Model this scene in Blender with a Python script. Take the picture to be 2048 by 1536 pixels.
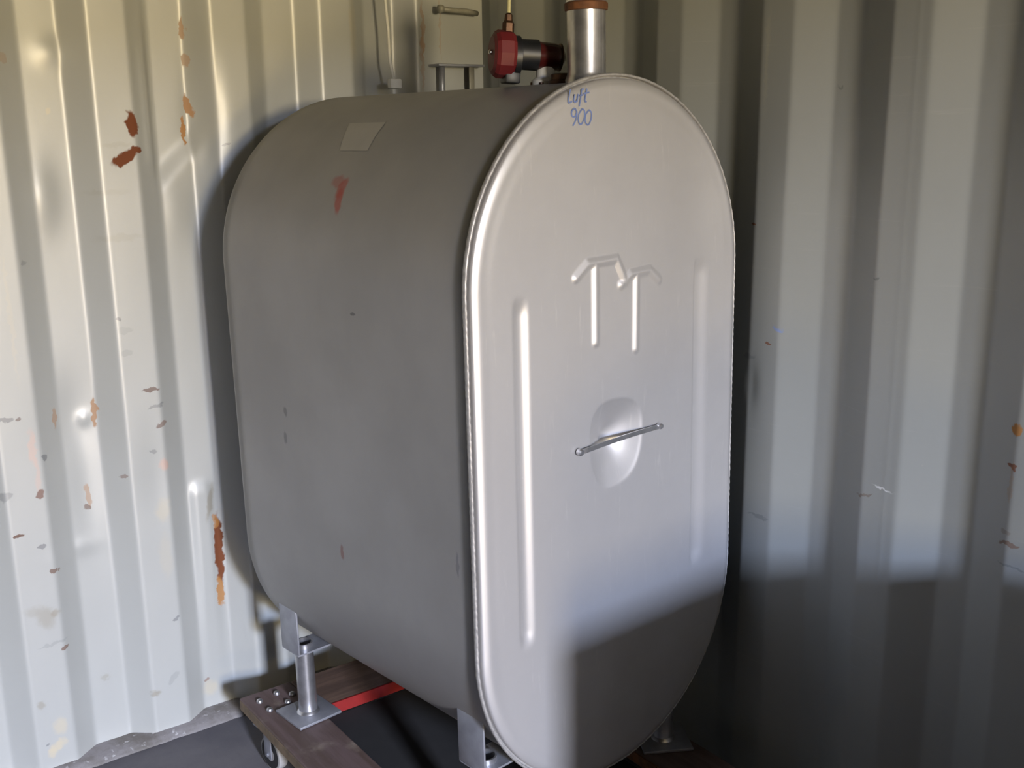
import bpy, bmesh, math, random
from mathutils import Vector, Matrix, noise
random.seed(7)
for _o in list(bpy.data.objects): bpy.data.objects.remove(_o)
S = bpy.context.scene; C = S.collection
PI = math.pi
# ------------------------------------------------------------------ camera, light, exposure
CAM_H = 1.4145
cd = bpy.data.cameras.new('camera'); cam = bpy.data.objects.new('camera', cd); C.objects.link(cam)
cd.sensor_width = 36.0; cd.lens = 36.0*2147.65/2048.0; cd.clip_start = .02
pt, ro, ya = .2395, -.0112, .6327
fw = Vector((math.sin(ya)*math.cos(pt), math.cos(ya)*math.cos(pt), -math.sin(pt)))
rt = Vector((math.cos(ya), -math.sin(ya), 0)); up = rt.cross(fw)
r2 = rt*math.cos(ro)+up*math.sin(ro); u2 = r2.cross(fw)
cam.matrix_world = Matrix(((r2.x,u2.x,-fw.x,0),(r2.y,u2.y,-fw.y,0),(r2.z,u2.z,-fw.z,CAM_H),(0,0,0,1)))
S.camera = cam
cd.dof.use_dof = False
S.view_settings.view_transform = 'Standard'; S.view_settings.look = 'None'
S.view_settings.exposure = 1.2; S.view_settings.gamma = 1.0; S.view_settings.use_curve_mapping = False
w = bpy.data.worlds.new('world'); S.world = w; w.use_nodes = True
w.node_tree.nodes['Background'].inputs[0].default_value = (.62,.75,.95,1)
w.node_tree.nodes['Background'].inputs[1].default_value = .03
def area(name, loc, target, sx, sy, power, col):
    l = bpy.data.lights.new(name, 'AREA'); l.shape = 'RECTANGLE'; l.size = sx; l.size_y = sy
    l.energy = power; l.color = col
    o = bpy.data.objects.new(name, l); C.objects.link(o); o.location = loc
    o.rotation_euler = (Vector(target)-Vector(loc)).to_track_quat('-Z','Y').to_euler()
    return o
# daylight entering by the open door leaf at the far end (behind the camera)
area('doorway_sky_light', (-.47,-5.6,2.9), (.9,2.0,.2), .54, 1.1, 960, (.62,.72,1.0))
area('doorway_horizon_light', (-.16,-4.2,1.65), (.8,2.0,.8), .45, .6, 88, (1.0,.82,.50))
area('sunlit_ground_light', (-.20,-4.9,.02), (-.15,-4.6,3.0), .8, 2.2, 150, (1.0,.70,.25))
SB = [(0.7346, 1.4167, 0.0115, 0.0267, 0.15, 'r', 1), (0.7149, 1.3513, 0.0333, 0.0114, 0.45, 'r', 1), (0.7371, 1.3652, 0.0126, 0.0083, 0.3, 'r', 1), (0.8749, 1.4553, 0.0067, 0.0274, 0.3, 'o', 0.8), (0.8605, 1.4027, 0.0044, 0.0297, 0, 'o', 0.9), (0.8719, 1.6174, 0.0055, 0.0225, 0, 'o', 0.6), (0.8762, 1.551, 0.0066, 0.0145, 0, 'o', 0.5), (0.8591, 0.4223, 0.0114, 0.0906, 0, 'r', 1), (0.8544, 0.3138, 0.0102, 0.0384, 0, 'o', 0.9), (0.8453, 0.5455, 0.0074, 0.0418, -0.25, 'k', 0.5), (0.8549, 0.4957, 0.0087, 0.0174, 0, 'o', 0.7), (0.9365, 1.3736, 0.0069, 0.0033, 0, 'd', 0.8), (0.6062, 0.8064, 0.0063, 0.0333, 0, 'o', 0.7), (0.5227, 0.8097, 0.0061, 0.0218, 0, 'o', 0.5), (0.4652, 0.7597, 0.0069, 0.0368, 0, 'p', 0.45), (0.4684, 0.6982, 0.005, 0.0373, 0, 'p', 0.35), (0.4689, 0.6567, 0.0091, 0.0088, 0, 'r', 0.7), (0.5757, 0.6182, 0.0053, 0.0274, 0.1, 'o', 0.5), (0.572, 0.5923, 0.0086, 0.0057, 0, 'b', 0.7), (0.4884, 0.7342, 0.008, 0.0055, 0, 'd', 0.6), (0.4185, 0.8301, 0.0134, 0.0053, 0, 'd', 0.7), (0.4442, 0.8267, 0.0077, 0.0043, 0, 'b', 0.6), (0.4017, 0.6659, 0.0117, 0.0108, 0, 'd', 0.45), (0.414, 0.576, 0.0119, 0.0033, 0, 'b', 0.9), (0.4572, 0.5402, 0.0092, 0.0034, 0, 'd', 0.7), (0.4792, 0.4777, 0.0094, 0.0046, 0.2, 'b', 0.8), (0.45, 0.3789, 0.0167, 0.0254, 0.3, 'k', 0.45), (0.4691, 0.3827, 0.0105, 0.0081, 0, 'k', 0.6), (0.4234, 0.3985, 0.0144, 0.0114, 0, 'k', 0.3), (0.4832, 0.298, 0.0086, 0.0047, 0.3, 'b', 0.8), (0.7217, 0.8464, 0.02, 0.0045, 0, 'b', 0.75), (0.7293, 0.8061, 0.0179, 0.0034, 0.15, 'd', 0.5), (0.7389, 0.7626, 0.0147, 0.0058, 0.2, 'b', 0.7), (0.7144, 0.7038, 0.0079, 0.0046, 0, 'd', 0.5), (0.7374, 0.6685, 0.008, 0.0141, 0, 'p', 0.6), (0.6488, 0.6572, 0.0077, 0.0046, 0, 'b', 0.6), (0.7255, 0.5606, 0.0162, 0.0239, 0, 'y', 0.3), (0.5672, 0.18, 0.008, 0.0074, 0, 'k', 0.4), (0.6675, 0.1199, 0.0097, 0.0063, 0, 'k', 0.6), (0.803, 0.0929, 0.0078, 0.0052, 0, 'r', 0.6), (0.81, 0.069, 0.0183, 0.0185, 0, 'y', 0.35), (0.4177, 0.1774, 0.0085, 0.0095, 0, 'k', 0.5), (0.451, 0.1133, 0.0132, 0.0193, 0, 'y', 0.4), (0.4441, 0.0683, 0.0177, 0.0097, 0.5, 'y', 0.55), (0.4297, 0.0537, 0.0088, 0.0097, 0, 'y', 0.5), (0.4207, 0.0785, 0.0054, 0.0036, 0, 'd', 0.6), (0.7325, 0.2911, 0.0085, 0.0038, 0.1, 'd', 0.6), (0.6665, 1.0106, 0.0042, 0.0033, 0, 'd', 0.7), (0.4925, 1.1474, 0.0047, 0.0051, 0, 'd', 0.4), (0.5796, 1.4457, 0.0048, 0.0069, 0, 'y', 0.4), (0.6779, 0.9851, 0.0149, 0.0088, 0, 'd', 0.18), (0.6753, 0.9356, 0.0129, 0.0088, 0, 'd', 0.2), (0.6885, 1.1842, 0.0471, 0.0074, 0, 'k', 0.2), (0.6717, 1.2795, 0.041, 0.0062, 0, 'k', 0.15), (0.6987, 1.3764, 0.0308, 0.0051, 0, 'k', 0.2), (0.4977, 1.547, 0.0091, 0.0094, 0, 'o', 0.3), (0.4531, 1.0334, 0.0038, 0.1232, 0, 'y', 0.15), (1.456, 1.6346, 0.0057, 0.0641, 0, 'o', 0.45), (1.4534, 1.5644, 0.0058, 0.0707, 0, 'o', 0.35), (1.5066, 1.6366, 0.0029, 0.0707, 0, 'o', 0.3), (1.2678, 1.6274, 0.0119, 0.0672, 0, 'y', 0.25), (0.7205, 0.4516, 0.0141, 0.0486, 0, 'y', 0.15), (0.7114, 0.1453, 0.0173, 0.0064, 0.8, 'd', 0.2), (0.4585, 0.313, 0.0297, 0.0035, 0.1, 'd', 0.25)]
SR = [(1.3977, 1.2197, 0.0087, 0.0024, 0, 'r', 0.9), (1.3509, 0.9929, 0.0075, 0.0025, 0, 'r', 0.8), (1.3282, 1.023, 0.011, 0.0029, 0, 'u', 0.6), (1.3957, 0.9586, 0.0181, 0.006, 0, 'd', 0.4), (1.1185, 1.1431, 0.0081, 0.0022, 0.2, 'd', 0.8), (1.1117, 0.7496, 0.0174, 0.0024, 0.2, 'b', 0.5), (1.0745, 0.7703, 0.0189, 0.0019, -0.05, 'w', 0.5), (0.8427, 0.9327, 0.0099, 0.0097, 0, 'o', 0.9), (0.8437, 0.8716, 0.0084, 0.0049, 0, 'r', 0.8), (0.8444, 0.8462, 0.0042, 0.0331, 0, 'o', 0.2), (0.8377, 0.7418, 0.019, 0.0034, 0.15, 'b', 0.7), (0.8456, 0.7602, 0.0086, 0.0042, 0, 'b', 0.3), (1.3554, 0.6345, 0.0268, 0.0032, 0, 'd', 0.5), (0.8296, 0.7044, 0.0259, 0.0021, 0, 'd', 0.5), (1.3823, 1.5205, 0.0047, 0.0803, 0, 'y', 0.1), (1.239, 1.4695, 0.0053, 0.0026, 0, 'd', 0.5)]
# ------------------------------------------------------------------ helpers
def link(name, me, mat=None, parent=None, smooth=False):
    o = bpy.data.objects.new(name, me); C.objects.link(o)
    if mat: me.materials.append(mat)
    if parent: o.parent = parent
    if smooth:
        for p in me.polygons: p.use_smooth = True
    return o
def obj(name, bm, mat=None, parent=None, smooth=False, autosm=None):
    bmesh.ops.recalc_face_normals(bm, faces=bm.faces)
    me = bpy.data.meshes.new(name); bm.to_mesh(me); bm.free()
    o = link(name, me, mat, parent, smooth)
    if autosm is not None:
        for p in me.polygons: p.use_smooth = True
        try: me.set_sharp_from_angle(angle=math.radians(autosm))
        except Exception: pass
    return o
def tag(o, label, cat, group=None, kind=None):
    o['label'] = label; o['category'] = cat
    if group: o['group'] = group
    if kind: o['kind'] = kind
    return o
def struct(o): o['kind'] = 'structure'; return o
def box(bm, x0,x1,y0,y1,z0,z1, bev=0):
    r = bmesh.ops.create_cube(bm, size=1)
    vs = r['verts']
    for v in vs:
        v.co = Vector(((x0+x1)/2+v.co.x*(x1-x0),(y0+y1)/2+v.co.y*(y1-y0),(z0+z1)/2+v.co.z*(z1-z0)))
    if bev:
        es = list({e for v in vs for e in v.link_edges})
        bmesh.ops.bevel(bm, geom=es, offset=bev, segments=2, affect='EDGES', profile=.5)
    return vs
def lathe(bm, prof, mat4=Matrix.Identity(4), n=40, cap=True):
    """prof: list of (radius, height) along local Z"""
    rings = []
    for r, h in prof:
        rings.append([bm.verts.new(mat4 @ Vector((r*math.cos(2*PI*i/n), r*math.sin(2*PI*i/n), h))) for i in range(n)])
    for a, b in zip(rings, rings[1:]):
        for i in range(n):
            bm.faces.new((a[i], a[(i+1)%n], b[(i+1)%n], b[i]))
    if cap:
        for rg in (rings[0], rings[-1]): bm.faces.new(rg)
    return rings
def tube(bm, pts, r, n=10, cap=True):
    pts = [Vector(p) for p in pts]; rings = []
    pr = None
    for i, p in enumerate(pts):
        d = (pts[min(i+1,len(pts)-1)]-pts[max(i-1,0)]).normalized()
        a = d.orthogonal().normalized() if pr is None else (pr-d*pr.dot(d)).normalized()
        pr = a; b = d.cross(a)
        rr = r[i] if isinstance(r, (list,tuple)) else r
        rings.append([bm.verts.new(p+(a*math.cos(2*PI*k/n)+b*math.sin(2*PI*k/n))*rr) for k in range(n)])
    for a, b in zip(rings, rings[1:]):
        for k in range(n): bm.faces.new((a[k],a[(k+1)%n],b[(k+1)%n],b[k]))
    if cap:
        bm.faces.new(rings[0]); bm.faces.new(rings[-1])
def sstep(a, b, x):
    t = max(0., min(1., (x-a)/(b-a))); return t*t*(3-2*t)
# ------------------------------------------------------------------ materials
class NT:
    def __init__(s, name):
        s.m = bpy.data.materials.new(name); s.m.use_nodes = True; s.t = s.m.node_tree
        s.b = s.t.nodes['Principled BSDF']; s.co = s.n('ShaderNodeTexCoord').outputs['Object']
    def n(s, ty, **k):
        x = s.t.nodes.new(ty)
        for a, v in k.items(): setattr(x, a, v)
        return x
    def l(s, a, b): s.t.links.new(a, b)
    def scaled(s, sc, src=None):
        m = s.n('ShaderNodeMapping'); m.inputs['Scale'].default_value = sc; s.l(src or s.co, m.inputs[0]); return m.outputs[0]
    def noise(s, scale, detail=4, rough=.55, vec=None, dist=0):
        x = s.n('ShaderNodeTexNoise'); x.inputs['Scale'].default_value = scale; x.inputs['Detail'].default_value = detail
        x.inputs['Roughness'].default_value = rough; x.inputs['Distortion'].default_value = dist
        s.l(vec or s.co, x.inputs['Vector']); return x.outputs['Fac']
    def ramp(s, fac, a, b, ca=0., cb=1.):
        x = s.n('ShaderNodeMapRange'); x.interpolation_type = 'SMOOTHSTEP'
        for i, v in zip((1,2,3,4), (a,b,ca,cb)): x.inputs[i].default_value = v
        s.l(fac, x.inputs[0]); return x.outputs[0]
    def mix(s, fac, a, b, mode='MIX'):
        x = s.n('ShaderNodeMix', data_type='RGBA', blend_type=mode)
        for sock, v in ((x.inputs['Factor'], fac), (x.inputs['A'], a), (x.inputs['B'], b)):
            if hasattr(v, 'links'): s.l(v, sock)
            elif isinstance(v, tuple): sock.default_value = (*v, 1)[:4]
            else: sock.default_value = v
        return x.outputs['Result']
    def math(s, op, a, b=None):
        x = s.n('ShaderNodeMath', operation=op)
        for i, v in enumerate((a, b)):
            if v is None: continue
            if hasattr(v, 'links'): s.l(v, x.inputs[i])
            else: x.inputs[i].default_value = v
        return x.outputs[0]
    def bump(s, h, strength=.3, dist=.002):
        x = s.n('ShaderNodeBump'); x.inputs['Strength'].default_value = strength; x.inputs['Distance'].default_value = dist
        s.l(h, x.inputs['Height']); s.l(x.outputs[0], s.b.inputs['Normal'])
    def set(s, col=None, rough=None, metal=None, ior=None):
        for k, v in (('Base Color', col), ('Roughness', rough), ('Metallic', metal), ('IOR', ior)):
            if v is None: continue
            if hasattr(v, 'links'): s.l(v, s.b.inputs[k])
            else: s.b.inputs[k].default_value = (*v, 1)[:4] if isinstance(v, tuple) else v
        return s.m
def warped(t, amp, scale):
    nz = t.n('ShaderNodeTexNoise'); nz.inputs['Scale'].default_value = scale; nz.inputs['Detail'].default_value = 4
    t.l(t.co, nz.inputs['Vector'])
    a = t.n('ShaderNodeVectorMath', operation='SUBTRACT'); t.l(nz.outputs['Color'], a.inputs[0]); a.inputs[1].default_value = (.5,.5,.5)
    b = t.n('ShaderNodeVectorMath', operation='SCALE'); t.l(a.outputs[0], b.inputs[0]); b.inputs['Scale'].default_value = amp
    c = t.n('ShaderNodeVectorMath', operation='ADD'); t.l(b.outputs[0], c.inputs[0]); t.l(t.co, c.inputs[1])
    return c.outputs[0]
def ellipse_mask(t, vec, axis, c0, c1, r0, r1, ang, strength, soft=.5):
    """axis 'y': ellipse in XZ ; axis 'x': ellipse in YZ"""
    m = t.n('ShaderNodeMapping', vector_type='TEXTURE')
    if axis == 'y':
        m.inputs['Location'].default_value = (c0, 0, c1); m.inputs['Rotation'].default_value = (0, -ang, 0); m.inputs['Scale'].default_value = (r0, 1e4, r1)
    else:
        m.inputs['Location'].default_value = (0, c0, c1); m.inputs['Rotation'].default_value = (-ang, 0, 0); m.inputs['Scale'].default_value = (1e4, r0, r1)
    t.l(vec, m.inputs[0])
    ln = t.n('ShaderNodeVectorMath', operation='LENGTH'); t.l(m.outputs[0], ln.inputs[0])
    return t.ramp(ln.outputs['Value'], 1+soft*.5, 1-soft*.5, 0, strength)
STC = {'r': (.16,.055,.025), 'o': (.36,.17,.05), 'b': (.15,.085,.06), 'd': (.10,.105,.115), 'k': (.22,.19,.13), 'p': (.55,.33,.25), 'y': (.55,.46,.28), 'u': (.12,.2,.5), 'w': (.8,.8,.8)}
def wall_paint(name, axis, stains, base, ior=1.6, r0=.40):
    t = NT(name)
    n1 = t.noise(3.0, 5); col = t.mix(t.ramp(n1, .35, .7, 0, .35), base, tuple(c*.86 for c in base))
    # faint horizontal rub marks left by cargo
    sc = (3, 3, 60)
    n2 = t.noise(1.6, 5, .65, t.scaled(sc)); col = t.mix(t.ramp(n2, .60, .78, 0, .22), col, (.33,.33,.32))
    n3 = t.noise(26, 5, .7); col = t.mix(t.ramp(n3, .70, .80, 0, .30), col, (.42,.36,.27))
    wv = warped(t, .022, 60)
    rr = None
    for (a, b, ra, rb, ang, c, s) in stains:
        soft = .35 if c in 'rbdo' else .9
        mk = ellipse_mask(t, wv, axis, a, b, ra, rb, ang, s, soft)
        col = t.mix(mk, col, STC[c])
        if c in 'rob': rr = mk if rr is None else t.math('MAXIMUM', rr, mk)
    rough = t.ramp(n1, .3, .7, r0, r0+.06)
    if rr is not None:
        rough = t.math('ADD', rough, t.math('MULTIPLY', rr, .4))
        t.l(t.math('SUBTRACT', .5, t.math('MULTIPLY', rr, .45)), t.b.inputs['Specular IOR Level'])
    t.bump(t.noise(90, 3, .6), .10, .001)
    return t.set(col, rough, 0., ior)
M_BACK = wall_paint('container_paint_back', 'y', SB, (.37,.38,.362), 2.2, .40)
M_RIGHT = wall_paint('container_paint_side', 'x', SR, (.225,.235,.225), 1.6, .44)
def simple(name, col, rough=.6, metal=0., nscale=30, var=.25, bump=.0):
    t = NT(name); n = t.noise(nscale, 5)
    c = t.mix(t.ramp(n, .3, .75, 0, 1), col, tuple(x*(1-var) for x in col))
    if bump: t.bump(n, .4, bump)
    return t.set(c, rough, metal)
M_FLOOR = None
def floor_mat():
    t = NT('dark_floor_paint'); n = t.noise(5, 6, .6); f = t.noise(60, 5, .7)
    c = t.mix(t.ramp(n, .3, .7), (.085,.081,.092), (.13,.122,.128)); c = t.mix(t.ramp(f, .62, .78, 0, .5), c, (.19,.17,.155))
    t.bump(f, .3, .002); return t.set(c, .75)
M_FLOOR = floor_mat()
def rail_mat():
    t = NT('bottom_rail_paint'); n = t.noise(14, 6, .7); f = t.noise(60, 4)
    c = t.mix(t.ramp(n, .35, .7), (.17,.16,.16), (.10,.09,.08)); c = t.mix(t.ramp(f, .60, .70, 0, .7), c, (.4,.4,.4))
    t.bump(n, .5, .004); return t.set(c, .6)
M_RAIL = rail_mat()
M_OLIVE = simple('side_panel_paint', (.075,.075,.07), .6, 0, 4, .15)
# tank paints
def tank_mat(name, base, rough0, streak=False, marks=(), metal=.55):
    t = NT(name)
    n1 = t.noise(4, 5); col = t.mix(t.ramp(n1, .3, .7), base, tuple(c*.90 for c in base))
    if streak:
        n2 = t.noise(1, 5, .7, t.scaled((55, 1, 7))); col = t.mix(t.ramp(n2, .58, .75, 0, .45), col, (.72,.70,.68))
        # cool rub patch where hands held the sheet
        n4 = t.noise(75, 3, .6); col = t.mix(t.ramp(n4, .72, .80, 0, .35), col, (.8,.78,.75))
    else:
        n2 = t.noise(1, 4, .7, t.scaled((9, 9, 1.4))); col = t.mix(t.ramp(n2, .55, .8, 0, .22), col, tuple(c*.8 for c in base))
    wv = warped(t, .012, 60)
    mx = None
    for (ax, a, b, ra, rb, ang, c, s) in marks:
        mk = ellipse_mask(t, wv, ax, a, b, ra, rb, ang, s, .6); col = t.mix(mk, col, c)
        mx = mk if mx is None else t.math('MAXIMUM', mx, mk)
    mt = metal
    if mx is not None: mt = t.math('SUBTRACT', metal, t.math('MULTIPLY', mx, metal))
    f = t.noise(220, 2); t.bump(f, .06, .0006)
    return t.set(col, t.ramp(n1, .3, .7, rough0, rough0+.06), mt)
RP = (.30,.055,.04)
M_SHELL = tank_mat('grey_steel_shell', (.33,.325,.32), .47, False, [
    ('x', .407, .464, .019, .011, .0, RP, .55), ('x', .388, .452, .012, .020, -.35, RP, .75), ('x', .384, .432, .010, .022, .25, RP, .8),
    ('x', .571, .020, .006, .010, 0, (.05,.05,.06), .5), ('x', .578, -.033, .006, .012, 0, (.05,.05,.06), .5),
    ('x', .399, -.222, .006, .014, 0, (.16,.06,.05), .7), ('x', .317, .242, .008, .003, 0, (.05,.05,.06), .7), ('x', .053, -.144, .004, .02, 0, (.06,.06,.09), .5)])
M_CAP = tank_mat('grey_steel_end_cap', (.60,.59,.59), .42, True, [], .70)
M_RIM = simple('crimped_steel_rim', (.42,.41,.40), .5, .5, 120, .3, .0008)
M_GALV = simple('galvanised_pipe_steel', (.60,.60,.62), .30, .9, 40, .25)
M_PLATE = simple('grey_steel_plate', (.36,.37,.41), .42, .6, 30, .2)
M_RUST = simple('rusty_coupling', (.17,.065,.022), .75, .1, 60, .5, .002)
M_CHROME = simple('polished_steel', (.75,.74,.72), .16, 1., 30, .1)
M_BRASS = simple('old_brass', (.07,.035,.018), .45, .7, 80, .5)
M_RED = simple('red_enamel', (.12,.007,.010), .6, 0, 20, .2)
M_DRED = simple('dark_red_glass', (.05,.008,.008), .12, 0, 20, .3)
M_BLACK = simple('black_plastic', (.010,.011,.014), .45, 0, 30, .3)
M_WHITEP = simple('white_plastic', (.55,.55,.54), .4, 0, 30, .1)
M_TUBEY = simple('pale_yellow_tube', (.50,.47,.25), .5, 0, 30, .15)
M_CORD = simple('white_cord', (.85,.83,.75), .5, 0, 30, .1)
M_INK = simple('blue_marker_ink', (.12,.17,.36), .55, .0, 90, .25)
M_LABEL = simple('faded_label_film', (.39,.38,.36), .42, .35, 12, .12)
def wood_mat():
    t = NT('painted_plywood'); g = t.noise(1, 5, .6, t.scaled((40, 4, 40))); n = t.noise(9, 5)
    c = t.mix(t.ramp(g, .35, .65), (.125,.085,.082), (.085,.055,.045)); c = t.mix(t.ramp(n, .55, .72, 0, .6), c, (.30,.25,.20))
    t.bump(g, .3, .002); return t.set(c, .6)
def wood2_mat():
    t = NT('raw_plank'); g = t.noise(1, 5, .6, t.scaled((4, 40, 40)))
    c = t.mix(t.ramp(g, .35, .65), (.13,.080,.055), (.075,.045,.032)); t.bump(g, .3, .002); return t.set(c, .7)
M_WOOD = wood_mat(); M_WOOD2 = wood2_mat()
M_EDGE = simple('tan_plank_edge', (.22,.16,.10), .75, 0, 30, .4)
M_REDEDGE = simple('red_painted_edge', (.24,.013,.012), .5, 0, 40, .2)
M_DARKSHEET = simple('black_added_sheet', (.012,.012,.013), .9, 0, 30, .2)  # near-black for the sheet added under the tank, darkness put into its colour
M_RUBBER = simple('black_rubber', (.015,.015,.016), .7)
M_WHEEL = simple('grey_wheel', (.34,.33,.32), .6)
M_BRACKET = simple('painted_lashing_steel', (.30,.29,.24), .5, .1, 30, .25)
M_GROUND = simple('sandy_ground', (.42,.34,.22), .9, 0, 3, .3)
M_BLOCKER = simple('blocker_brown', (.30,.20,.11), .85, 0, 6, .15)
M_BLOCKERTAPE = simple('blocker_tape_tan', (.36,.27,.15), .3)
# ------------------------------------------------------------------ container shell
YB, DB = 2.338, .0366; XA, PB, FS, FP = .6112, .260, .0497, .0807
XR, GD, YA, PR, GS, GF = 1.605, .0297, 1.324, .278, .0729, .072
ZC = 2.39
def trap_back(x):      # 0 = close to the viewer, 1 = recess
    u = (x-XA) % PB
    if x > XA+3*PB+FS: return 0.
    if u < FS: return 1-u/FS
    if u < FS+FP: return 0.
    if u < 2*FS+FP: return (u-FS-FP)/FS
    return 1.
def trap_side(y):
    u = (YA-y) % PR
    if u < GS: return u/GS
    if u < PR-GF-GS: return 1.
    if u < PR-GF: return 1-(u-(PR-GF-GS))/GS
    return 0.
def filleted(f, x, r=.0045, n=8): return sum(f(x+r*(2*(i+.5)/n-1)) for i in range(n))/n
def gauss(dx, dz, rx, rz): return math.exp(-.5*((dx/rx)**2+(dz/rz)**2))
def dents_back(x, z):
    d = 0.
    # long crease: above a slanting fold the recess beside the tank is knocked further back
    f = 1.325+.9*(x-.79)
    d += .015*sstep(.776,.800,x)*sstep(.915,.870,x)*sstep(f-.060,f+.012,z)*sstep(1.80,1.45,z)
    d += .012*gauss(x-.905, z-1.43, .020, .075)
    d -= .007*math.exp(-((x-.772-.10*max(0,1.50-z)*0)/.011)**2)*sstep(1.31,1.36,z)*sstep(1.66,1.52,z)
    d -= .006*gauss(x-.815, z-1.235, .030, .05)
    # pillowed bulge that starts with an arch low on the wall
    if z < .64: d -= .0085*sstep(.030,.004,abs(x-.826)-.006)*sstep(.612-8*(x-.824)**2,.572-8*(x-.824)**2,z)*sstep(.05,.5,z)
    d -= .006*gauss(x-.583, z-.795, .010, .010)
    d += .008*gauss(x-.560, z-.80, .035, .055)
    d -= .010*gauss(x-.545, z-1.275, .022, .045)
    d -= .006*gauss(x-.590, z-1.56, .020, .020)
    d += .006*gauss(x-.575, z-.66, .025, .10)
    d -= .004*gauss(x-.535, z-.505, .030, .012)
    d += .004*gauss(x-.72, z-.64, .03, .07)
    d += .0009*noise.noise(Vector((x*5, z*2.6, 1.3)))+.0004*noise.noise(Vector((x*18, z*9, 4.)))
    return d
def arange(a, b, s):
    n = max(1, round((b-a)/s)); return [a+(b-a)*i/n for i in range(n+1)]
def grid_mesh(name, us, vs, f, mat):
    verts = [f(u, v) for v in vs for u in us]; nu = len(us)
    faces = [(j*nu+i, j*nu+i+1, (j+1)*nu+i+1, (j+1)*nu+i) for j in range(len(vs)-1) for i in range(nu-1)]
    me = bpy.data.meshes.new(name); me.from_pydata(verts, [], faces); me.update()
    o = link(name, me, mat, None, True); return o
zs = arange(.0, 1.95, .009)+arange(1.95, ZC, .05)[1:]
xs = arange(-.75, .25, .012)+arange(.25, 1.66, .0042)[1:]
def fb(x, z):
    h = filleted(trap_back, x); return (x, YB+DB*h+dents_back(x, z)*(1 if x > .2 else 0), z)
struct(grid_mesh('wall_back', xs, zs, fb, M_BACK))
def dents_side(y, z):
    d = .0016*noise.noise(Vector((y*4, z*2.2, 7.3)))
    d -= .0012*math.exp(-((y-1.07)/.0018)**2)
    d += .004*gauss(y-1.39, z-.90, .012, .03)
    return d
ys = arange(-3.5, .4, .014)+arange(.4, 2.45, .0042)[1:]
zs2 = arange(.0, ZC, .02)
def frt(y, z): return (XR+GD*filleted(trap_side, y)+dents_side(y, z)*(1 if y > .3 else 0), y, z)
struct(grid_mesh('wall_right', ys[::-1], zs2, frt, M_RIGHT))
ysl = arange(-3.5, 2.45, .02)
struct(grid_mesh('wall_left', ysl, arange(0, ZC, .15), lambda y, z: (-.735-GD*filleted(trap_side, y), y, z), M_OLIVE))
def slab(name, x0,x1,y0,y1,z0,z1, mat):
    bm = bmesh.new(); box(bm, x0,x1,y0,y1,z0,z1); return struct(obj(name, bm, mat))
# floor with very slight waviness
xf, yf = arange(-.80, 1.70, .03), arange(-3.5, 2.45, .03)
struct(grid_mesh('floor', xf, yf, lambda x, y: (x, y, .0015*noise.noise(Vector((x*4, y*4, 0)))-.001), M_FLOOR))
slab('ceiling', -.80, 1.70, -3.5, 2.45, ZC, ZC+.04, M_OLIVE)
# bottom rails
bm = bmesh.new()
def rail_front(x): return YB-.012-.003*noise.noise(Vector((x*22, 0, 0)))-.0015*noise.noise(Vector((x*80, 3, 0)))
xsr = arange(-.74, 1.64, .008); prev = None
for x in xsr:
    yf_ = rail_front(x); zt = .019+.0015*noise.noise(Vector((x*30, 5, 0)))
    row = [bm.verts.new(c) for c in ((x, yf_-.010, -.002), (x, yf_-.008, .006), (x, yf_-.002, .009), (x, yf_, zt), (x, YB+.09, .019))]
    if prev:
        for a, b, c_, d_ in zip(prev, prev[1:], row[1:], row): bm.faces.new((a, b, c_, d_))
    prev = row
struct(obj('trim_1', bm, M_RAIL, None, True))
slab('trim_2', XR-.012, XR+.07, -3.4, YB-.02, -.002, .019, M_RAIL)
# door end of the container: right leaf shut, left leaf swung open outside
slab('door_1', .46, 1.66, -3.56, -3.50, 0, ZC, M_OLIVE)
slab('door_2', -.80, -.74, -4.75, -3.55, 0, ZC, M_OLIVE)
slab('trim_3', -.80, 1.70, -3.56, -3.49, 2.17, ZC+.04, M_OLIVE)
bm = bmesh.new(); box(bm, -8, 8, -16, -3.57, -.25, -.15); o = obj('ground', bm, M_GROUND); struct(o)
# ------------------------------------------------------------------ the tank
TM = Matrix(((0.9946328958,-0.1031011089,-0.0086927469,1.2206227),(0.1031900914,0.9946062586,0.0104973950,1.3571429),(0.0075635674,-0.0113380597,0.9999071161,.8582183),(0,0,0,1)))
W2, H2, LEN = .3362, .6322, .774
RT = W2; ZS = H2-RT           # half length of the straight sides
tank = bpy.data.objects.new('oil_tank', None); C.objects.link(tank); tank.matrix_world = TM
tag(tank, 'large grey steel oval oil tank with embossed letters standing on four legs', 'tank')
NA, NS = 150, 130
def outline(na=NA, ns=NS):
    """list of (skeleton z, dir x, dir z) counter-clockwise from +x bottom of right side"""
    L = []
    for i in range(ns): L.append((-ZS+2*ZS*i/ns, 1., 0.))
    for i in range(na): a = PI*i/na; L.append((ZS, math.cos(a), math.sin(a)))
    for i in range(ns): L.append((ZS-2*ZS*i/ns, -1., 0.))
    for i in range(na): a = PI+PI*i/na; L.append((-ZS, math.cos(a), math.sin(a)))
    return L
OUT = outline()
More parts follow.
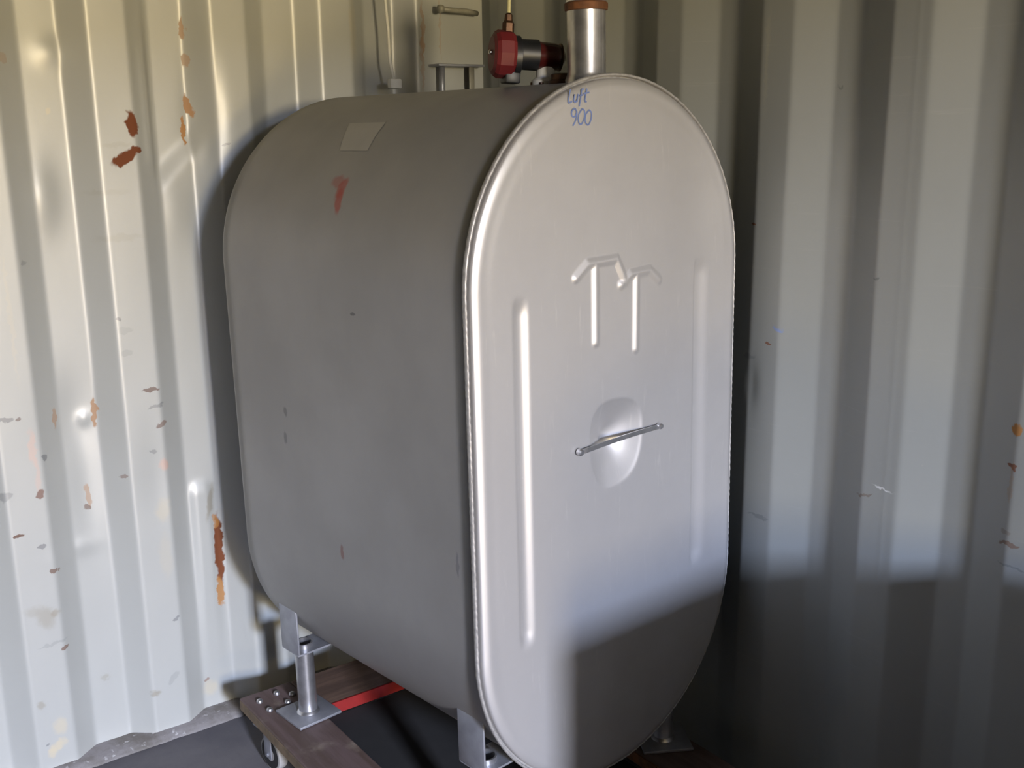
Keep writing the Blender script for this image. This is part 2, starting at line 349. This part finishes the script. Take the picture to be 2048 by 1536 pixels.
def sweep(name, prof, mat, outl=None, closed=False, yfun=None, smooth=True, parent=tank):
    """prof: list of (radius, y)"""
    outl = outl or OUT; bm = bmesh.new(); rings = []
    for r, y in prof:
        ring = []
        for k, (sz, dx, dz) in enumerate(outl):
            x, z = dx*r, sz+dz*r
            yy = y+(yfun(x, z, r, k) if yfun else 0)
            ring.append(bm.verts.new((x, yy, z)))
        rings.append(ring)
    n = len(outl); pairs = list(zip(rings, rings[1:]))
    if closed: pairs.append((rings[-1], rings[0]))
    for a, b in pairs:
        for i in range(n): bm.faces.new((a[i], a[(i+1)%n], b[(i+1)%n], b[i]))
    if not closed:
        for ring in (rings[-1],):
            if prof[-1][0] < 1e-3:
                bmesh.ops.remove_doubles(bm, verts=ring, dist=1e-4)
    bmesh.ops.remove_doubles(bm, verts=bm.verts, dist=1e-6)
    return obj(name, bm, mat, parent, smooth)
RB = RT-.0115
OS = outline(72, 40)
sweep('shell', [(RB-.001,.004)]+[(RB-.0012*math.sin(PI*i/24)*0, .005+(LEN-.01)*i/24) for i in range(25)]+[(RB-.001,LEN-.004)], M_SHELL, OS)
def rim_noise(x, z, r, k): return .0005*math.sin(k*2.1)+.0004*noise.noise(Vector((x*60, z*60, 0)))
prof = [(RB,.007),(RT-.0035,.0065),(RT-.0008,.0045),(RT,.0015),(RT-.0008,-.0018),(RT-.0028,-.0032),(RT-.0046,-.0022),(RT-.0052,.001),(RT-.0052,.010),(RT-.0095,.010)]
sweep('rim', prof, M_RIM, None, False, rim_noise)
def cap_d(x, z, pts, r):     # distance to a polyline
    best = 9.
    for (ax, az), (bx, bz) in zip(pts, pts[1:]):
        vx, vz = bx-ax, bz-az; t = max(0, min(1, ((x-ax)*vx+(z-az)*vz)/(vx*vx+vz*vz)))
        best = min(best, math.hypot(x-ax-vx*t, z-az-vz*t))
    return best
TT = [[(-.111,.309),(-.082,.330),(-.014,.331),(.008,.290)], [(-.0655,.328),(-.0665,.196)], [(-.003,.286),(.022,.302),(.070,.304),(.095,.284)], [(.036,.302),(.0335,.170)]]
def emboss(x, z, r, k):
    h = 0.
    # raised letters
    if -.14 < x < .13 and .14 < z < .36:
        d = min(cap_d(x, z, p, 0) for p in TT); h -= .0046*(1-min(1,math.sqrt(d*d+4e-6)/.0098))*1.15
    # long pressed stiffening channels
    for cx, z0, z1, wl, wr in ((-.236, -.292, .282, .015, .022), (.204, -.275, .300, .009, .040)):
        if z0-.03 < z < z1+.03:
            e = sstep(z0-.015, z0+.02, z)*sstep(z1+.015, z1-.02, z)
            dx = x-cx; f = 1-sstep(0, wl, -dx) if dx < 0 else 1-sstep(0.004, wr, dx)
            h += .0054*e*f
    # dent behind the strap
    u, v = x+.026, z-.030
    q = (abs(u/(.056 if u < 0 else .082))**2.5+abs(v/(.062 if v > 0 else .100))**2.5)**.4
    if q < 1: h += .0230*(1-math.sqrt(q*q+.004))*sstep(1, .90, q)+.0085*math.exp(-((u-.008)/.024)**2-((v+.014)/.030)**2)
    # crown of the whole sheet and mild oil-canning
    h -= .010*(1-min(1,(x/.30)**2))*(1-min(1,(abs(z)/.62)**4))*0.45
    h += .0010*noise.noise(Vector((x*7, z*4, 2.)))*sstep(0,.03,(RT-r))
    return h
cprof = [(RT-.0088,.010),(RT-.0086,-.002),(RT-.0089,-.0042),(RT-.0098,-.0058),(RT-.0112,-.0070),(RT-.0130,-.0081),(RT-.0150,-.0090),(RT-.0170,-.0098),(RT-.0190,-.0105),(RT-.0220,-.0111),(RT-.0260,-.0112)]
r0 = cprof[-1][0]-.0015
NR = 118
inner = [(r0*(1-i/NR), -.0112) for i in range(NR+1)]; inner[-1] = (.0, -.0112)
def cap_off(x, z, r, k):
    if r > r0+1e-6: return 0
    return emboss(x, z, r, k)*sstep(0, .02, r0-r)
OC = outline(210, 190)
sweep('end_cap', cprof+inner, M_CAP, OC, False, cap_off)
sweep('end_cap', [(RB-.003, LEN-.006),(RB-.003,LEN-.001),(RB-.006,LEN+.010),(RT-.022,LEN+.014),(.12,LEN+.018),(0.,LEN+.018)], M_SHELL, OS)
# the small metal strap over the dent
YF = -.0112
bm = bmesh.new(); n = 24; top = []; bot = []
P0, P1 = Vector((-.112, 0, .0125)), Vector((.094, 0, .0155))
rows = []
for i in range(n+1):
    t = i/n; p = P0.lerp(P1, t); bow = math.sin(PI*t)
    y = YF-.013-.004*bow if 0.03 < t < .97 else YF-.009
    zc = p.z+.004*bow+.004
    hw = .0042
    rows.append([bm.verts.new((p.x, y+.0008, zc-hw)), bm.verts.new((p.x, y-.0008, zc-hw)), bm.verts.new((p.x, y-.0008-.001*bow, zc+hw)), bm.verts.new((p.x, y+.0008, zc+hw))])
for a, b in zip(rows, rows[1:]):
    for k in range(4): bm.faces.new((a[k], a[(k+1)%4], b[(k+1)%4], b[k]))
bm.faces.new(rows[0]); bm.faces.new(rows[-1])
for p, r_ in ((P0, .0066), (P1, .0058)):
    lathe(bm, [(r_,0),(r_,.006),(r_*.6,.009)], Matrix.Translation((p.x,YF-.0075,p.z+.004)) @ Matrix.Rotation(PI/2,4,'X'), 16)
st = obj('label_strap', bm, M_GALV, tank, autosm=40); st['label'] = 'thin shiny metal strap riveted across the dent'
# blue marker writing
def strokes(name, lines, wd, mat, parent, y):
    bm = bmesh.new()
    for pts in lines:
        # Catmull-Rom smoothing
        P = [Vector((a, 0, b)) for a, b in pts]; Q = []
        for i in range(len(P)-1):
            p0, p1, p2, p3 = P[max(i-1,0)], P[i], P[i+1], P[min(i+2,len(P)-1)]
            for k in range(8):
                t = k/8; Q.append(.5*((2*p1)+(p2-p0)*t+(2*p0-5*p1+4*p2-p3)*t*t+(3*p1-p0-3*p2+p3)*t**3))
        Q.append(P[-1]); prev = None
        for i, q in enumerate(Q):
            d = (Q[min(i+1,len(Q)-1)]-Q[max(i-1,0)]).normalized(); nn = Vector((-d.z, 0, d.x))*wd/2
            cur = [bm.verts.new((q.x+nn.x, y+emboss(q.x, q.z, .2, 0)-.0006, q.z+nn.z)), bm.verts.new((q.x-nn.x, y+emboss(q.x, q.z, .2, 0)-.0006, q.z-nn.z))]
            if prev: bm.faces.new((prev[0], prev[1], cur[1], cur[0]))
            prev = cur
    o = obj(name, bm, mat, parent); return o
def glyphs(ox, oz, s, sl, items):
    out = []
    for gx, pts in items:
        out.append([(ox+s*(gx+x+sl*y), oz+s*y) for x, y in pts])
    return out
luft = [(0,[(.05,1),(0,.0),(.42,.05)]), (.62,[(0,.6),(-.02,.12),(.2,0),(.36,.2)]), (.62,[(.38,.62),(.36,.0)]), (1.25,[(.35,1.0),(.12,.95),(.10,.5),(.06,-.35)]), (1.25,[(-.1,.5),(.35,.55)]), (1.85,[(.1,1.05),(.02,.15),(.25,.0)]), (1.85,[(-.22,.65),(.42,.75)])]
strokes('marker_writing', glyphs(-.1215, .586, .0195, .22, luft), .0024, M_INK, tank, YF)['label'] = 'blue handwritten word on the end cap'
nine = [(0,[(.55,.8),(.35,1.02),(.08,.85),(.12,.55),(.40,.52),(.56,.8),(.50,.3),(.25,-.1)]), (.72,[(.32,1.0),(.02,.62),(.05,.15),(.32,.0),(.58,.4),(.56,.85),(.32,1.0)]), (1.38,[(.32,.92),(.04,.6),(.06,.12),(.34,-.05),(.58,.3),(.56,.75),(.32,.92)])]
strokes('marker_writing', glyphs(-.1185, .552, .0235, .12, nine), .0026, M_INK, tank, YF)['label'] = 'blue handwritten number on the end cap'
# faded rectangular label on the shoulder of the shell
bm = bmesh.new(); rows = []
for i in range(9):
    a0 = math.radians(42.5+13*i/8); row = []
    for j in range(7):
        u = j/6; ya = (.455+(.500-.455)*i/8); yb = (.367+(.385-.367)*i/8)
        y = ya+(yb-ya)*u; row.append(bm.verts.new((-(RB+.0006)*math.cos(a0), y, ZS+(RB+.0006)*math.sin(a0))))
    if rows:
        for k in range(6): bm.faces.new((rows[-1][k], rows[-1][k+1], row[k+1], row[k]))
    rows.append(row)
o = obj('label', bm, M_LABEL, tank, True); o['label'] = 'faded pale rectangular label on the shoulder'
# fill pipe with rusty coupling
def T(x, y, z): return Matrix.Translation((x, y, z))
ZT = H2-.0115
bm = bmesh.new(); lathe(bm, [(.036,ZT-.012),(.036,ZT+.004),(.0335,ZT+.010),(.0322,ZT+.014),(.0322,ZT+.118)], T(0,.064,0), 56); fp = obj('fill_pipe', bm, M_GALV, tank, autosm=35)
bm = bmesh.new(); lathe(bm, [(.0325,ZT+.1125),(.0355,ZT+.1135),(.0362,ZT+.118),(.036,ZT+.124),(.033,ZT+.1265)], T(0,.064,0), 56); o = obj('coupling_ring', bm, M_RUST, fp, autosm=35); o['label'] = 'rusty orange coupling ring at the pipe top'
bm = bmesh.new(); lathe(bm, [(.033,ZT+.1265),(.033,ZT+.16),(.036,ZT+.165),(.036,ZT+.19),(.03,ZT+.20)], T(0,.064,0), 56); obj('pipe_cap', bm, M_GALV, fp, autosm=35)
# level gauge / valve
g = bpy.data.objects.new('level_gauge', None); C.objects.link(g); g.parent = tank; g.location = (.009,.18,ZT); g.rotation_euler = (0,math.radians(4),math.radians(-29))
g['label'] = 'red and black gauge fitting on the tank top'
def gp(name, bm, mat, lab=None, sm=35):
    o = obj(name, bm, mat, g, autosm=sm)
    if lab: o['label'] = lab
    return o
RY = Matrix.Rotation(PI/2, 4, 'Y')
ZG = .047
bm = bmesh.new(); lathe(bm, [(.030,-.094),(.037,-.090),(.0405,-.084),(.0405,-.062),(.037,-.056),(.030,-.054)], T(0,0,ZG) @ RY, 12); gp('housing', bm, M_RED, 'red faceted round housing', 25)
bm = bmesh.new(); lathe(bm, [(.036,-.056),(.036,-.046),(.030,-.044)], T(0,0,ZG-.003) @ RY, 24)
lathe(bm, [(.026,-.046),(.026,-.012)], T(0,0,ZG+.002) @ RY, 32)
box(bm, -.072, -.045, -.022, .022, -.001, .022, .003); gp('gauge_body', bm, M_BLACK, 'black plastic body')
bm = bmesh.new(); lathe(bm, [(.0245,-.012),(.0235,.018),(.021,.030),(.012,.036)], T(0,0,ZG+.001) @ RY, 32); gp('sight_bowl', bm, M_DRED, 'glossy dark red bowl')
bm = bmesh.new(); lathe(bm, [(.022,.026),(.0235,.027),(.0235,.030),(.021,.031)], T(0,0,ZG+.001) @ RY, 32); gp('bowl_ring', bm, M_BRASS)
bm = bmesh.new(); lathe(bm, [(.003,-.100),(.0045,-.098),(.0045,-.092)], T(0,-.008,ZG+.002) @ RY, 16); gp('screw', bm, M_CHROME, 'bright screw head')
bm = bmesh.new(); lathe(bm, [(.024,-.006),(.024,.006),(.019,.010),(.0165,.012),(.0165,.030),(.014,.034)], T(.004,0,0), 32); gp('socket', bm, M_WHITEP, 'pale socket screwed into the tank')
bm = bmesh.new(); lathe(bm, [(.026,-.006),(.026,.003),(.020,.004)], T(.004,0,0), 6); gp('socket_nut', bm, M_BRASS)
bm = bmesh.new(); lathe(bm, [(.0105,ZG+.036),(.0105,ZG+.052),(.0075,ZG+.056),(.0065,ZG+.066),(.0035,ZG+.069)], T(-.066,.0,0), 6); gp('brass_fitting', bm, M_BRASS, 'brown brass fitting', 20)
bm = bmesh.new(); tube(bm, [(-.066,0,ZG+.066),(-.0665,0,ZG+.12),(-.068,.002,ZG+.30),(-.065,.004,ZG+.60),(-.06,.006,ZG+.75)], .0032, 10); gp('capillary_tube', bm, M_TUBEY, 'thin pale yellow tube going up')
# bung behind the pipe
bm = bmesh.new(); lathe(bm, [(.030,-.006),(.030,.004),(.026,.006),(.026,.014),(.022,.016)], T(.004,.118,ZT), 24); obj('bung', bm, M_BRASS, tank, autosm=30)
# legs
def leg(x, y, zf, sgn, xb, turn=0.):
    """xb: x of the outer upright plate; sgn -1 left, 1 right"""
    L = bpy.data.objects.new('leg', None); C.objects.link(L); L.parent = tank; L.location = (x, y, zf)
    zb = -.545-zf                         # shelf height above the foot
    bm = bmesh.new()
    n = 40; ro_, ri = .0205, .0172
    prof = [(ro_+.005,.006),(ro_+.003,.009),(ro_,.012),(ro_,zb+.010),(ri,zb+.010),(ri,.02)]
    lathe(bm, prof, Matrix.Identity(4), n, cap=False); obj('leg_pipe', bm, M_GALV, L, autosm=40)
    bm = bmesh.new(); box(bm, -.0525,.0525,-.0525,.0525,0,.006,.0008); fpl = obj('foot_plate', bm, M_PLATE, L, autosm=30); fpl.rotation_euler = (0,0,turn)
    # angle bracket: upright plate + shelf, rounded inner bend
    bm = bmesh.new(); xo = xb-x; t = .004
    zt = -(ZS+math.sqrt(max(RB**2-xb**2, 0)))+.004-zf
    o1, o2 = sorted((xo, xo-sgn*t)); box(bm, o1, o2, -.035, .035, zb-.002, zt, .0008)
    e = xo-sgn*.085; o1, o2 = sorted((xo, e))
    # shelf with a hole for the pipe: ring of quads
    m = 32; y0, y1 = -.035, .035; ring_o = []; ring_i = []
    cx = 0.
    for k in range(m):
        a = 2*PI*k/m; ca, sa = math.cos(a), math.sin(a)
        tt = min((o2-cx)/ca if ca > 1e-6 else 9, (o1-cx)/ca if ca < -1e-6 else 9, y1/sa if sa > 1e-6 else 9, y0/sa if sa < -1e-6 else 9)
        ring_o.append((cx+ca*tt, sa*tt)); ring_i.append((cx+ca*(ro_-.0005), sa*(ro_-.0005)))
    vt = [[bm.verts.new((px, py, z)) for px, py in rg] for z in (zb, zb-.004) for rg in (ring_o, ring_i)]
    for k in range(m):
        j = (k+1)%m
        bm.faces.new((vt[0][k],vt[0][j],vt[1][j],vt[1][k])); bm.faces.new((vt[2][k],vt[2][j],vt[3][j],vt[3][k]))
        bm.faces.new((vt[0][k],vt[0][j],vt[2][j],vt[2][k])); bm.faces.new((vt[1][k],vt[1][j],vt[3][j],vt[3][k]))
    obj('bracket', bm, M_PLATE, L, autosm=30)
    return L
def foot_z(x, y, zw=.1397):
    a = TM @ Vector((x, y, 0)); return (zw-a.z)/TM[2][2]
leg(-.256, .690, foot_z(-.256,.69), -1, -.289)
leg(-.256, .080, foot_z(-.256,.08), -1, -.289)
leg(.236, .082, foot_z(.236,.082), 1, .272, math.radians(-36))
leg(.215, .690, foot_z(.215,.69), 1, .255)
# ------------------------------------------------------------------ dolly under the tank
dolly = bpy.data.objects.new('wooden_dolly', None); C.objects.link(dolly); dolly.location = (1.15,1.75,0)
tag(dolly, 'low wooden frame dolly on castors under the grey tank', 'dolly')
DX0, DX1, DY0, DY1, DT, DH = .803, 1.50, 1.24, 2.165, .1385, .028
def dp(name, bm, mat, lab=None, par=dolly, **k):
    for v in bm.verts: v.co -= Vector((1.15,1.75,0))
    o = obj(name, bm, mat, par, **k)
    if lab: o['label'] = lab
    return o
bm = bmesh.new(); box(bm, DX0, DX0+.125, DY0, DY1, DT-DH, DT, .003); b1 = dp('side_beam', bm, M_WOOD)
bm = bmesh.new(); box(bm, DX0-.0012, DX0+.0004, DY0+.004, DY1-.004, DT-DH+.002, DT-.004); dp('beam_edge', bm, M_EDGE, 'raw tan edge of the beam')
bm = bmesh.new(); box(bm, DX1-.125, DX1, DY0, DY1, DT-DH, DT, .003); dp('side_beam', bm, M_WOOD)
bm = bmesh.new(); box(bm, DX0+.1255, DX1-.1255, DY1-.150, DY1, DT-DH, DT-.0005, .003); dp('cross_beam', bm, M_WOOD2)
bm = bmesh.new(); box(bm, DX0+.1255, DX1-.1255, DY1-.153, DY1-.1495, DT-DH+.001, DT+.0004); dp('painted_edge', bm, M_REDEDGE, 'bright red painted edge of the rear beam')
bm = bmesh.new(); box(bm, DX0+.1255, DX1-.1255, DY0, DY0+.125, DT-DH, DT-.0005, .003); dp('cross_beam', bm, M_WOOD2)
bm = bmesh.new(); box(bm, DX1-.1285, DX1-.1252, DY0+.13, DY1-.155, DT-.022, DT+.0004); dp('painted_edge', bm, M_RUST, 'orange painted inner edge of the side beam')
for x, y in ((.879,2.13),(.833,2.12),(.883,2.078),(.836,2.072),(.906,2.105)):
    bm = bmesh.new(); lathe(bm, [(.0075,DT),(.0075,DT+.0035),(.006,DT+.006),(.003,DT+.0068)], T(x,y,0), 14); dp('bolt', bm, M_GALV, autosm=40)
def castor(x, y, a):
    cr = bpy.data.objects.new('castor', None); C.objects.link(cr); cr.parent = dolly; cr.location = (x-1.15, y-1.75, 0); cr.rotation_euler = (0,0,a)
    r = .040
    bm = bmesh.new(); box(bm, -.035,.035,-.03,.03, DT-DH-.004, DT-DH, .001)
    for s in (-1, 1): box(bm, -.014,.014, s*.0155-.0015, s*.0155+.0015, r-.008, DT-DH-.003, .0008)
    tube(bm, [(0,-.02,r),(0,.02,r)], .004, 10); obj('fork', bm, M_PLATE, cr, autosm=30)
    RX = Matrix.Rotation(PI/2, 4, 'X')
    bm = bmesh.new(); lathe(bm, [(r-.006,-.0115),(r-.001,-.0105),(r,-.007),(r,.007),(r-.001,.0105),(r-.006,.0115)], T(0,0,r) @ RX, 36); obj('tyre', bm, M_WHEEL, cr, autosm=50)
    bm = bmesh.new(); lathe(bm, [(.006,-.0112),(r-.0055,-.012),(r-.0055,.012),(.006,.0135)], T(0,0,r) @ RX, 36); obj('wheel', bm, M_RUBBER, cr, autosm=30)
bm = bmesh.new(); box(bm, DX0+.126, DX1-.1295, DY0+.126, DY1-.1535, DT-DH-.012, DT-DH-.002); dp('mat', bm, M_DARKSHEET, 'added near-black sheet darkening the floor inside the frame')  # added sheet, its black stands in for the dark between the beams
castor(.836, 2.062, math.radians(97)); castor(DX1-.06, DY1-.07, .3); castor(DX0+.05, DY0+.07, 1.2); castor(DX1-.06, DY0+.07, .8)
# ------------------------------------------------------------------ things on the back wall
bm = bmesh.new()
tube(bm, [(1.318,2.300,ZC),(1.322,2.29,1.95),(1.324,2.285,1.69),(1.329,2.285,1.625),(1.330,2.285,1.558),(1.340,2.285,1.512)], .0034, 10)
cord = obj('cord', bm, M_CORD, None, True); tag(cord, 'white electrical cord hanging down the back wall behind the tank', 'cord')
bm = bmesh.new(); box(bm, 1.325,1.356,2.275,2.292,1.494,1.516,.003); obj('cord_plug', bm, M_CORD, cord, autosm=30)
bm = bmesh.new(); tube(bm, [(1.486,2.298,1.681),(1.520,2.300,1.679),(1.560,2.30,1.679),(1.602,2.315,1.677)], .0062, 14)
lathe(bm, [(.009,-.006),(.010,0),(.009,.006)], T(1.484,2.298,1.681) @ RY, 14)
o = obj('lashing_rod', bm, M_BRACKET, None, True); tag(o, 'short horizontal steel lashing rod, upper one of two fixtures in the corner', 'rod')
bm = bmesh.new(); box(bm, 1.470,1.606,2.29,YB+.004,1.548,1.554,.0015); lb = obj('lashing_bracket', bm, M_PLATE, None, autosm=30); tag(lb, 'small steel shelf bracket in the corner just above the tank', 'bracket')
bm = bmesh.new(); tube(bm, [(1.492,2.312,1.552),(1.492,2.312,1.44)], .0075, 14); obj('pin', bm, M_PLATE, lb, True)
bm = bmesh.new(); prevr = None
for i in range(13):
    a = PI/2*i/12; x = 1.566+.028*math.sin(a); y = 2.30+.028*(1-math.cos(a))
    cur = [bm.verts.new((x,y,1.548)), bm.verts.new((x,y,1.44))]
    if prevr: bm.faces.new((prevr[0],cur[0],cur[1],prevr[1]))
    prevr = cur
o = obj('curved_plate', bm, M_BRACKET, lb, True)
m = o.modifiers.new('t','SOLIDIFY'); m.thickness = .003
# ------------------------------------------------------------------ added unseen box between door and tank, outside the picture to the right; it shades the lower right
def shade_box(x0,x1,y0,y1,z0,z1,label):
    bm = bmesh.new(); box(bm, x0,x1,y0,y1,z0,z1,.004); o = obj('shade_blocker', bm, M_BLOCKER, None, autosm=30); tag(o, label, 'box')
    xm = (x0+x1)/2; bm = bmesh.new(); box(bm, xm-.025,xm+.025,y0-.0005,y1+.0005,z1-.05,z1+.0008); obj('blocker_tape', bm, M_BLOCKERTAPE, o)
shade_box(.875,1.49,.05,.45,.001,.80,'added unseen brown box that casts shade on the tank and right wall')  # made-up blocker, there only for the shadow it throws
